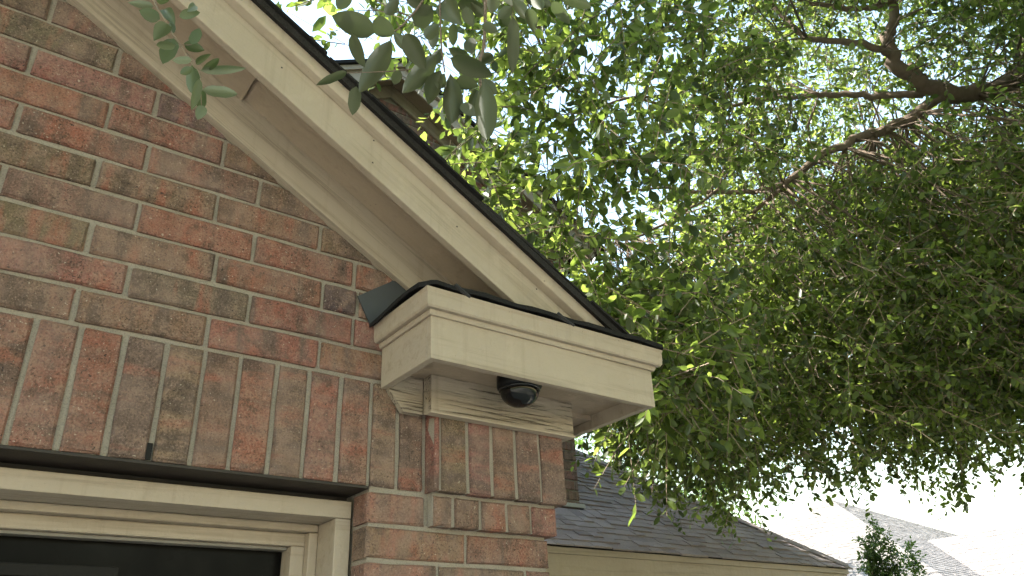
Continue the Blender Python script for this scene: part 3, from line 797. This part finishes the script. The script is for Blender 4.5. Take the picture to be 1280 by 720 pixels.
while nc < 3000:
    u = rng.uniform(340, 1560); v = rng.uniform(-330, 650)
    if rng.uniform() > (inside(u, max(v,0)) if v < 0 else inside(u, v)): continue
    tmin = 4.0 if u > 880 else 3.0
    tmax = 8.2 if u > 950 else (6.2 if u > 860 else 4.7)
    if v < 0: tmin = 4.2
    t = rng.uniform(tmin, tmax)
    if nc < 620: u, v, t = rng.uniform(940,1500), rng.uniform(215,500), rng.uniform(4.6,8.6)
    if nc < 220: u, v, t = rng.uniform(760,980), rng.uniform(380,500), rng.uniform(6.6,8.6)
    if v > np.interp(u, bxs, bys)-110 and u > 735: t = rng.uniform(4.2, 6.4)
    c = np.array(dep(u, v, t))
    if not roof_ok(c): continue
    if t < 5.3 and u > 985 and near_limb(u, v) and rng.uniform() < .9: continue
    nc += 1; centres.append(c)
    for _ in range(8):
        p = c + rng.normal(size=3)*np.array([.20,.20,.13])*(t/5)
        if not roof_ok(p): continue
        pu, pv, pt = proj(p)
        if pu < 572 and pv > 60 and pv < 160: continue
        if pt < 5.4 and near_limb(pu, pv, 26 if pu > 960 else 14): continue
        if 715 < pu < 1290 and pv > np.interp(pu, bxs, bys)-22: continue
        d_ = rng.normal(size=3)*np.array([1,1,.45]) + np.array([-.25,-.1,-.35]); org.append(p); sd.append(d_/np.linalg.norm(d_))
org = np.array(org); sd = np.array(sd); ln = rng.uniform(.16,.36,len(org)); fac = np.array([1.18 if proj(p)[0] < 880 else .95 for p in org])
V, st = sprigs(org, sd, ln, 14, .050, .45, fac)
V6 = V.reshape(-1,6,3)
cam3 = np.array(CAM); q_ = V6.mean(1)-cam3; tz = q_@np.array(fwd)
pu = 640+FPX*(q_@np.array(RT))/tz; pv = 360-FPX*(q_@np.array(UP))/tz
size = np.linalg.norm(V6[:,3]-V6[:,0],axis=1)/tz; size[(pu<0)|(pu>1280)|(pv<0)|(pv>720)|(tz<.5)] = 0
big = np.argsort(-size)[:240]
keep = np.ones(len(V6), bool); keep[big] = False
crown = add_leaf_object('crown', V6[keep].reshape(-1,3), M_leaf, oak); crown['kind'] = 'stuff'
for j in big:                              # the leaves that show largest, one by one
    me = bpy.data.meshes.new('leaf'); ctr = V6[j].mean(0)
    me.from_pydata([tuple(p) for p in V6[j]-ctr], [], [(0,1,2,3),(0,3,4,5)])
    link('leaf', me, M_leaf_single, crown).location = ctr
stem_mesh('crown_twigs', st, .0028, M_twig, oak)
# thin branches that carry the clumps back to the limbs
LP = np.array([tuple(p) for P, R_ in limbs[:-4] for p in P]); LR = np.array([r for P, R_ in limbs[:-4] for r in R_])
paths = []
for c in centres:
    if rng.uniform() > .62: continue
    dd = np.linalg.norm(LP-c, axis=1); j = int(dd.argmin())
    if dd[j] > 1.9 or dd[j] < .12: continue
    a = LP[j]; m1 = a+(c-a)*.35+rng.normal(size=3)*.06*dd[j]+np.array([0,0,.06*dd[j]]); m2 = a+(c-a)*.7+rng.normal(size=3)*.06*dd[j]
    r0 = min(LR[j]*.6, .004+.004*dd[j])
    paths.append(([Vector(q) for q in (a, m1, m2, c, c+(c-m2)*.4-np.array([0,0,.05]))], [r0, r0*.8, r0*.6, r0*.4, .001]))
vs, fs = tubes(paths, 5); o = mesh('branchlets', vs, fs, M_bark, oak, True); o['kind'] = 'stuff'
# unseen crown over the drive and camera, added to shade house and tree
org, sd = [], []
while len(org) < 8000:
    p = np.array([rng.uniform(-5.5,7), rng.uniform(-7.5,1.4), rng.uniform(4.6,7.0)]) if len(org) < 5600 else np.array([rng.uniform(2.5,9.5), rng.uniform(-6,-1.2), rng.uniform(3.4,6.5)])
    if p[2] < 2.9884-RK*max(p[0],2*APEX-p[0])+.9 and p[1] > -.6: continue
    if math.sin(p[0]*1.9+1)+math.sin(p[1]*2.3)+math.sin(p[0]*1.1-p[1]*1.7) < -1.1: continue
    if p[0] > .9 and p[1] > -1.3: continue
    u, v, t = proj(p)
    if t > 0 and -120 < u < 1400 and v > -110: continue
    org.append(p); d_ = rng.normal(size=3)*np.array([1,1,.4])+np.array([0,0,-.2]); sd.append(d_/np.linalg.norm(d_))
V, st = sprigs(np.array(org), np.array(sd), rng.uniform(.3,.55,len(org)), 10, .105, .5)
o = add_leaf_object('unseen_shade_crown', V, M_leaf, oak); o['kind'] = 'stuff'
# hanging sprays along the lower fringe and over the wing roof
org, sd = [], []
for (u, v, t, k) in ((820,590,4.6,5),(838,610,4.6,4),(800,560,4.6,6),(905,615,4.7,9),(915,590,4.7,9),(880,585,4.7,8),(1190,590,4.8,9),(1196,560,4.8,8),(1080,575,5,8),(1110,570,5,9),(1000,570,5,8),(960,590,5,8),(1268,540,5,6),(1245,545,5,8),(1045,575,5,7),(770,545,4.4,8),(845,570,4.6,8),(1150,560,5,8)):
    for _ in range(k):
        p = np.array(dep(u+rng.normal()*9, v+rng.normal()*10, t+rng.normal()*.1)); org.append(p)
        d_ = np.array([rng.normal()*.35, rng.normal()*.35, -1.]); sd.append(d_/np.linalg.norm(d_))
V, st = sprigs(np.array(org), np.array(sd), rng.uniform(.12,.24,len(org)), 10, .046, .2)
o = add_leaf_object('hanging_sprays', V, M_leaf, oak); o['kind'] = 'stuff'
stem_mesh('spray_twigs', st, .0018, M_twig, oak)

# ---- near twigs, every leaf its own piece
def leaf_mesh(ratio, curl, fold, seed):
    r = random.Random(seed); n = 9; vs = []; fs = []
    for i in range(n):
        t = i/(n-1); w_ = ratio*.5*(math.sin(math.pi*min(1,t**.85))**.72)*(1+.06*r.uniform(-1,1)) if 0 < i < n-1 else 0.004
        zc = -curl*(t**2) ; y0 = .03*math.sin(t*3+seed)
        vs += [(t, y0-w_, zc+fold*w_), (t, y0-w_*.5, zc+fold*w_*.35), (t, y0, zc), (t, y0+w_*.5, zc+fold*w_*.35), (t, y0+w_, zc+fold*w_)]
    for i in range(n-1):
        for j in range(4): a = i*5+j; fs.append((a, a+1, a+6, a+5))
    vs2, fs2 = tubes([([(-.10,0,.01),(-.04,0,0),(.10,.03*math.sin(.3+seed),-.002)],[.008,.009,.006])], 4)
    m = len(vs); vs += [tuple(v) for v in vs2]; fs += [tuple(a+m for a in f) for f in fs2]
    me = bpy.data.meshes.new('leaf'); me.from_pydata(vs, [], fs); me.polygons.foreach_set('use_smooth',[True]*len(me.polygons)); return me
LM = {}
def leafm(k, pale):
    key = (k, pale)
    if key not in LM:
        LM[key] = leaf_mesh(1.0, (.10,.22,.02,.3)[k], (.25,.45,.15,.6)[k], k); LM[key].materials.append(M_leaf_pale if pale else M_leaf_near)
    return LM[key]
def near_leaf(parent, b, e, wpx, t, dt=0., pale=False, tilt=None):
    P = dep(b[0], b[1], t); Q = dep(e[0], e[1], t+dt)
    X = Q-P; L = X.length; X.normalize()
    view = (CAM-P).normalized(); N = (view - X*view.dot(X)).normalized()
    tl = random.uniform(-.4,.4) if tilt is None else tilt
    N = Matrix.Rotation(tl, 3, X) @ N
    if N.z < 0 and random.random() < .75: N = -N
    Y = N.cross(X)
    W = 1.12*wpx/FPX*t/max(.35, math.cos(tl))
    k = random.randrange(4)
    o = link('leaf', leafm(k, pale), None, parent)
    m = Matrix((X*L, Y*W, N*L*.6)).transposed().to_4x4(); m.translation = P
    o.matrix_local = m
    return o
def near_twig(name, label, stems, leaves, t0, pale):
    paths = []
    for pts, r in stems:
        P = smoothpath([dep(*p) for p in pts], 4); paths.append((P, [r*(1-.5*i/len(P)) for i in range(len(P))]))
    vs, fs = tubes(paths, 6); tw_ = mesh(name, vs, fs, M_twig if pale else M_bark, oak, True); tw_['label'] = label
    for q in leaves:
        b, e, wp = q[0], q[1], q[2]; near_leaf(tw_, b, e, wp, t0+random.uniform(-.05,.05), random.uniform(-.03,.03), pale, q[3] if len(q) > 3 else None)
    return tw_
near_twig('hanging_twig', 'leafy twig hanging at the top of the picture against the white sky',
  [([(640,-330,1.25),(620,-160,1.02),(608,-40,.93),(607,0,.92),(605,55,.91),(599,80,.9),(601,116,.9),(596,156,.9)],.0028),
   ([(615,-120,.98),(575,-60,.95),(552,-10,.93),(550,6,.92),(552,61,.91),(556,90,.9)],.0017),
   ([(590,-80,.96),(548,-35,.94),(529,0,.93),(513,21,.92),(492,40,.91),(470,40,.9)],.0017),
   ([(640,-200,1.05),(655,-80,.98),(640,0,.95),(642,40,.94)],.0015),
   ([(530,84,.93),(500,88,.93),(470,90,.93),(432,91,.92)],.0010),
   ([(655,-80,.98),(668,-30,.96),(690,-12,.95),(722,-14,.95)],.0012),([(668,-30,.96),(660,0,.95),(664,16,.95)],.0008),
   ([(513,21,.92),(470,0,.94),(440,-30,.95)],.001)],
  [((470,40),(414,20),27,.1),((490,50),(448,118),24,.1),((446,108),(440,144),15),((434,90),(395,106),10),((440,42),(455,84),15),((506,42),(531,86),22,.2),
   ((547,68),(502,118),22,.1),((563,72),(616,96),22),((551,88),(534,131),19,.2),((563,92),(566,160),23,.1),((566,28),(567,58),11),((541,28),(542,62),13),
   ((606,100),(609,181),25,.1),((555,0),(572,26),26,.2),((572,6),(604,8),15),((582,8),(590,34),14),((570,100),(597,107),17),((586,48),(590,67),15),
   ((618,-8),(614,17),15),((642,20),(640,94),15),((630,20),(638,34),11),((466,26),(493,42),22),((482,18),(498,-4),13),((518,32),(541,8),24,.2),
   ((576,130),(595,145),13),((560,60),(590,74),13),((596,112),(585,150),14),((600,80),(618,66),12),((603,30),(622,40),12),((605,20),(590,2),14),
   ((550,30),(528,50),14),((552,60),(538,84),13),((529,5),(505,-6),15),((640,0),(660,24),14),((655,-20),(680,6),16),((520,-20),(470,-10),18),((492,40),(510,64),12),
   ((655,-10),(690,8),17),((668,-14),(676,16),15),((700,-12),(738,10),18),((690,2),(712,30),14),((640,8),(622,24),13),((660,10),(668,40),14),((720,-20),(706,4),16),((630,-14),(655,6),18),((556,92),(545,112),14),((600,100),(622,118),16),((598,140),(612,168),15),((440,-10),(420,12),16),((395,-20),(372,2),14),((500,88),(492,106),12),((574,-30),(560,-4),18),((585,-20),(612,-6),16)], .91, False)
near_twig('hanging_twig', 'thin twig with pale narrow leaves hanging in front of the rake soffit',
  [([(178,-130,1.0),(184,-40,.97),(192,0,.96),(204,22,.95),(214,40,.95),(228,60,.95),(240,80,.94),(249,88,.94)],.0016),
   ([(247,86,.94),(252,100,.94),(251,116,.94),(252,132,.94)],.0008), ([(226,56,.95),(238,56,.95),(245,52,.95)],.0006)],
  [((192,8),(160,3),9),((200,24),(174,13),15),((224,21),(250,15),11),((234,15),(247,4),9),((204,12),(217,27),13),((210,30),(193,47),16),((213,27),(217,43),8,.2),
   ((217,48),(204,80),18,.1),((240,56),(249,35),12),((230,54),(255,63),12),((240,75),(215,75),9),((220,56),(195,57),10),((240,84),(225,93),9),
   ((250,88),(308,86),10,.2),((252,112),(298,118),13,.1),((241,80),(242,120),15,.1),((250,98),(239,138),10,.5),((251,110),(250,139),13,.2),((254,132),(247,149),12,.1),
   ((252,87),(276,73),9),((196,2),(215,-6),10),((190,-4),(160,-14),12),((245,80),(262,68),7)], .95, True)

# ================================================================== trees and roofs beyond
ft = link('background_tree', None); ft.location = (0,0,0)
tag(ft, 'bright green sunlit tree behind the ridge of the wing roof', 'tree')
FB = Vector((11.0,9.3,0)); vs, fs = tubes([([FB, FB+Vector((0,.1,2)), FB+Vector((-.2,0,4.2)), FB+Vector((-.4,0,6))],[.22,.17,.12,.05]), ([FB+Vector((-.1,.05,2.6)),FB+Vector((-1.2,-.3,4.2)),FB+Vector((-2,-.3,5))],[.09,.06,.02]), ([FB+Vector((-.1,.05,3)),FB+Vector((1.2,.3,4.4)),FB+Vector((2,.3,5))],[.09,.06,.02])], 8)
mesh('trunk', vs, fs, M_bark, ft, True)
org, sd = [], []
while len(org) < 2600:
    d_ = rng.normal(size=3); d_ /= np.linalg.norm(d_); r_ = rng.uniform(.35,1)**.5
    p = np.array(FB)+np.array([-.2,0,5.2])+d_*r_*np.array([2.5,2.2,2.6])*(1+.15*math.sin(d_[0]*7+d_[2]*5))
    org.append(p); q = d_+rng.normal(size=3)*.5; sd.append(q/np.linalg.norm(q))
V, st = sprigs(np.array(org), np.array(sd), rng.uniform(.25,.5,len(org)), 10, .085, .5)
o = add_leaf_object('crown', V, M_leaf_far, ft); o['kind'] = 'stuff'

sh = link('shrub', None); sh.location = (7.36,2.62,0)
tag(sh, 'dark small-leaved shrub rising in front of the white neighbouring roofs', 'shrub')
stem_paths = []; org, sd = [], []
for i in range(16):
    a = rng.uniform(0, 6.28); r_ = rng.uniform(.02,.34); hgt = rng.uniform(2.0,2.62)*(1-.28*(r_/.3)**2) - .02
    if i < 4: hgt = (2.72,2.84,2.70,2.60)[i]; r_ = (.08,.04,.14,.12)[i]
    if i == 4: hgt, r_, a = 2.66, .36, -.55
    tip = np.array([r_*math.cos(a), r_*math.sin(a), hgt])
    stem_paths.append(([Vector((tip[0]*.25,tip[1]*.25,0)), Vector((tip[0]*.7,tip[1]*.7,hgt*.5)), Vector(tip)],[.014,.009,.002]))
    for k in range(190):
        f_ = rng.uniform(.45,1.0)**.7; p = np.array([tip[0]*(.4+.6*f_), tip[1]*(.4+.6*f_), hgt*f_]) + rng.normal(size=3)*.012
        org.append(p); q = rng.normal(size=3)*np.array([1,1,.3])+np.array([0,0,.55]); sd.append(q/np.linalg.norm(q))
vs, fs = tubes(stem_paths, 6); mesh('stems', vs, fs, M_bark, sh)
V, st = sprigs(np.array(org), np.array(sd), rng.uniform(.05,.13,len(org)), 8, .036, .1)
o = add_leaf_object('foliage', V, M_shrub, sh); o['kind'] = 'stuff'

nb = link('neighbour_house', None); nb.location = (22,8,0)
tag(nb, 'neighbouring house with pale sunlit shingle roofs far right beyond the shrub', 'house')
M_nroof = mat_shingle('pale_roof_shingle', [(.19,.17,.158),(.22,.20,.185),(.255,.23,.212)], True)
O_ = Vector((22,8,0))
def nmesh(name, vs, fs, mat, parent=nb): return fixnormals(mesh(name, [Vector(v)-O_ for v in vs], fs, mat, parent))
def plane_rows(name, A, B, Ct, D, rows, tabs):
    """roof plane A-B (eave) to D-Ct (ridge) laid as rows of shingles"""
    A, B, Ct, D = map(Vector, (A,B,Ct,D)); nrm = (B-A).cross(D-A).normalized()
    if nrm.z < 0: nrm = -nrm
    vs, fs = [], []
    for r in range(rows):
        f0, f1 = r/rows, min(1,(r+1.5)/rows)
        L0, L1 = A.lerp(D,f0), A.lerp(D,f1); R0, R1 = B.lerp(Ct,f0), B.lerp(Ct,f1)
        ntab = max(1, int(tabs*((R0-L0).length/(B-A).length))); o_ = random.random()
        for t in range(ntab+1):
            a, b = max(0,(t-o_)/ntab), min(1,(t+1-o_)/ntab)
            if b <= a: continue
            th = random.uniform(.006,.014); m = len(vs); g_ = .012/ntab
            q = [L0.lerp(R0,a+g_), L0.lerp(R0,b-g_), L1.lerp(R1,b-g_), L1.lerp(R1,a+g_)]
            vs += [q[0]+nrm*.004, q[1]+nrm*.004, q[2], q[3], q[0]+nrm*(.004+th), q[1]+nrm*(.004+th), q[2]+nrm*.004, q[3]+nrm*.004]
            fs += [tuple(i+m for i in f) for f in ((4,5,6,7),(0,1,5,4),(1,2,6,5),(0,4,7,3))]
    o = nmesh(name, vs, fs, M_nroof); o['kind'] = 'stuff'; return o
# main hipped roof
R0, R1 = Vector((18.5,9.9,5.5)), Vector((29,11.6,5.5)); rn = 4.3
e0, e1, e2, e3 = Vector((14.6,5.3,2.7)), Vector((33.6,8.2,2.7)), Vector((33,15.8,2.7)), Vector((13.6,13.4,2.7))
nmesh('roof', [e0,e1,e2,e3,R0,R1], [(0,1,5,4),(3,2,5,4),(0,3,4),(1,2,5),(0,1,2,3)], M_nroof)
up_ = Vector((0,0,.02))
plane_rows('roof_shingles', e0+up_, e1+up_, R1+up_, R0+up_, 40, 60)
plane_rows('roof_shingles', e3+up_, e0+up_, R0+up_+Vector((.02,-.02,0)), R0+up_, 40, 30)
nmesh('wall', boxv(15.2,32.6,8.6,14.6,0,2.7), BOXF, M_brick_i)
# cross gable running towards the street
zr_, ze_ = 4.42, 2.5
nmesh('gable_roof', [(20.4,-4,zr_),(20.4,9.6,zr_),(17.0,-4,ze_),(17.0,9.6,ze_),(23.8,-4,ze_),(23.8,9.6,ze_)], [(0,1,3,2),(0,1,5,4),(0,2,4),(1,3,5),(2,3,5,4)], M_nroof)
plane_rows('gable_shingles', (17.0,9.4,ze_+.02), (17.0,-4,ze_+.02), (20.4,-4,zr_+.02), (20.4,7.6,zr_+.02), 28, 42)
nmesh('gable_wall', boxv(17.5,23.3,-3.6,8.5,0,2.5), BOXF, M_brick_i)
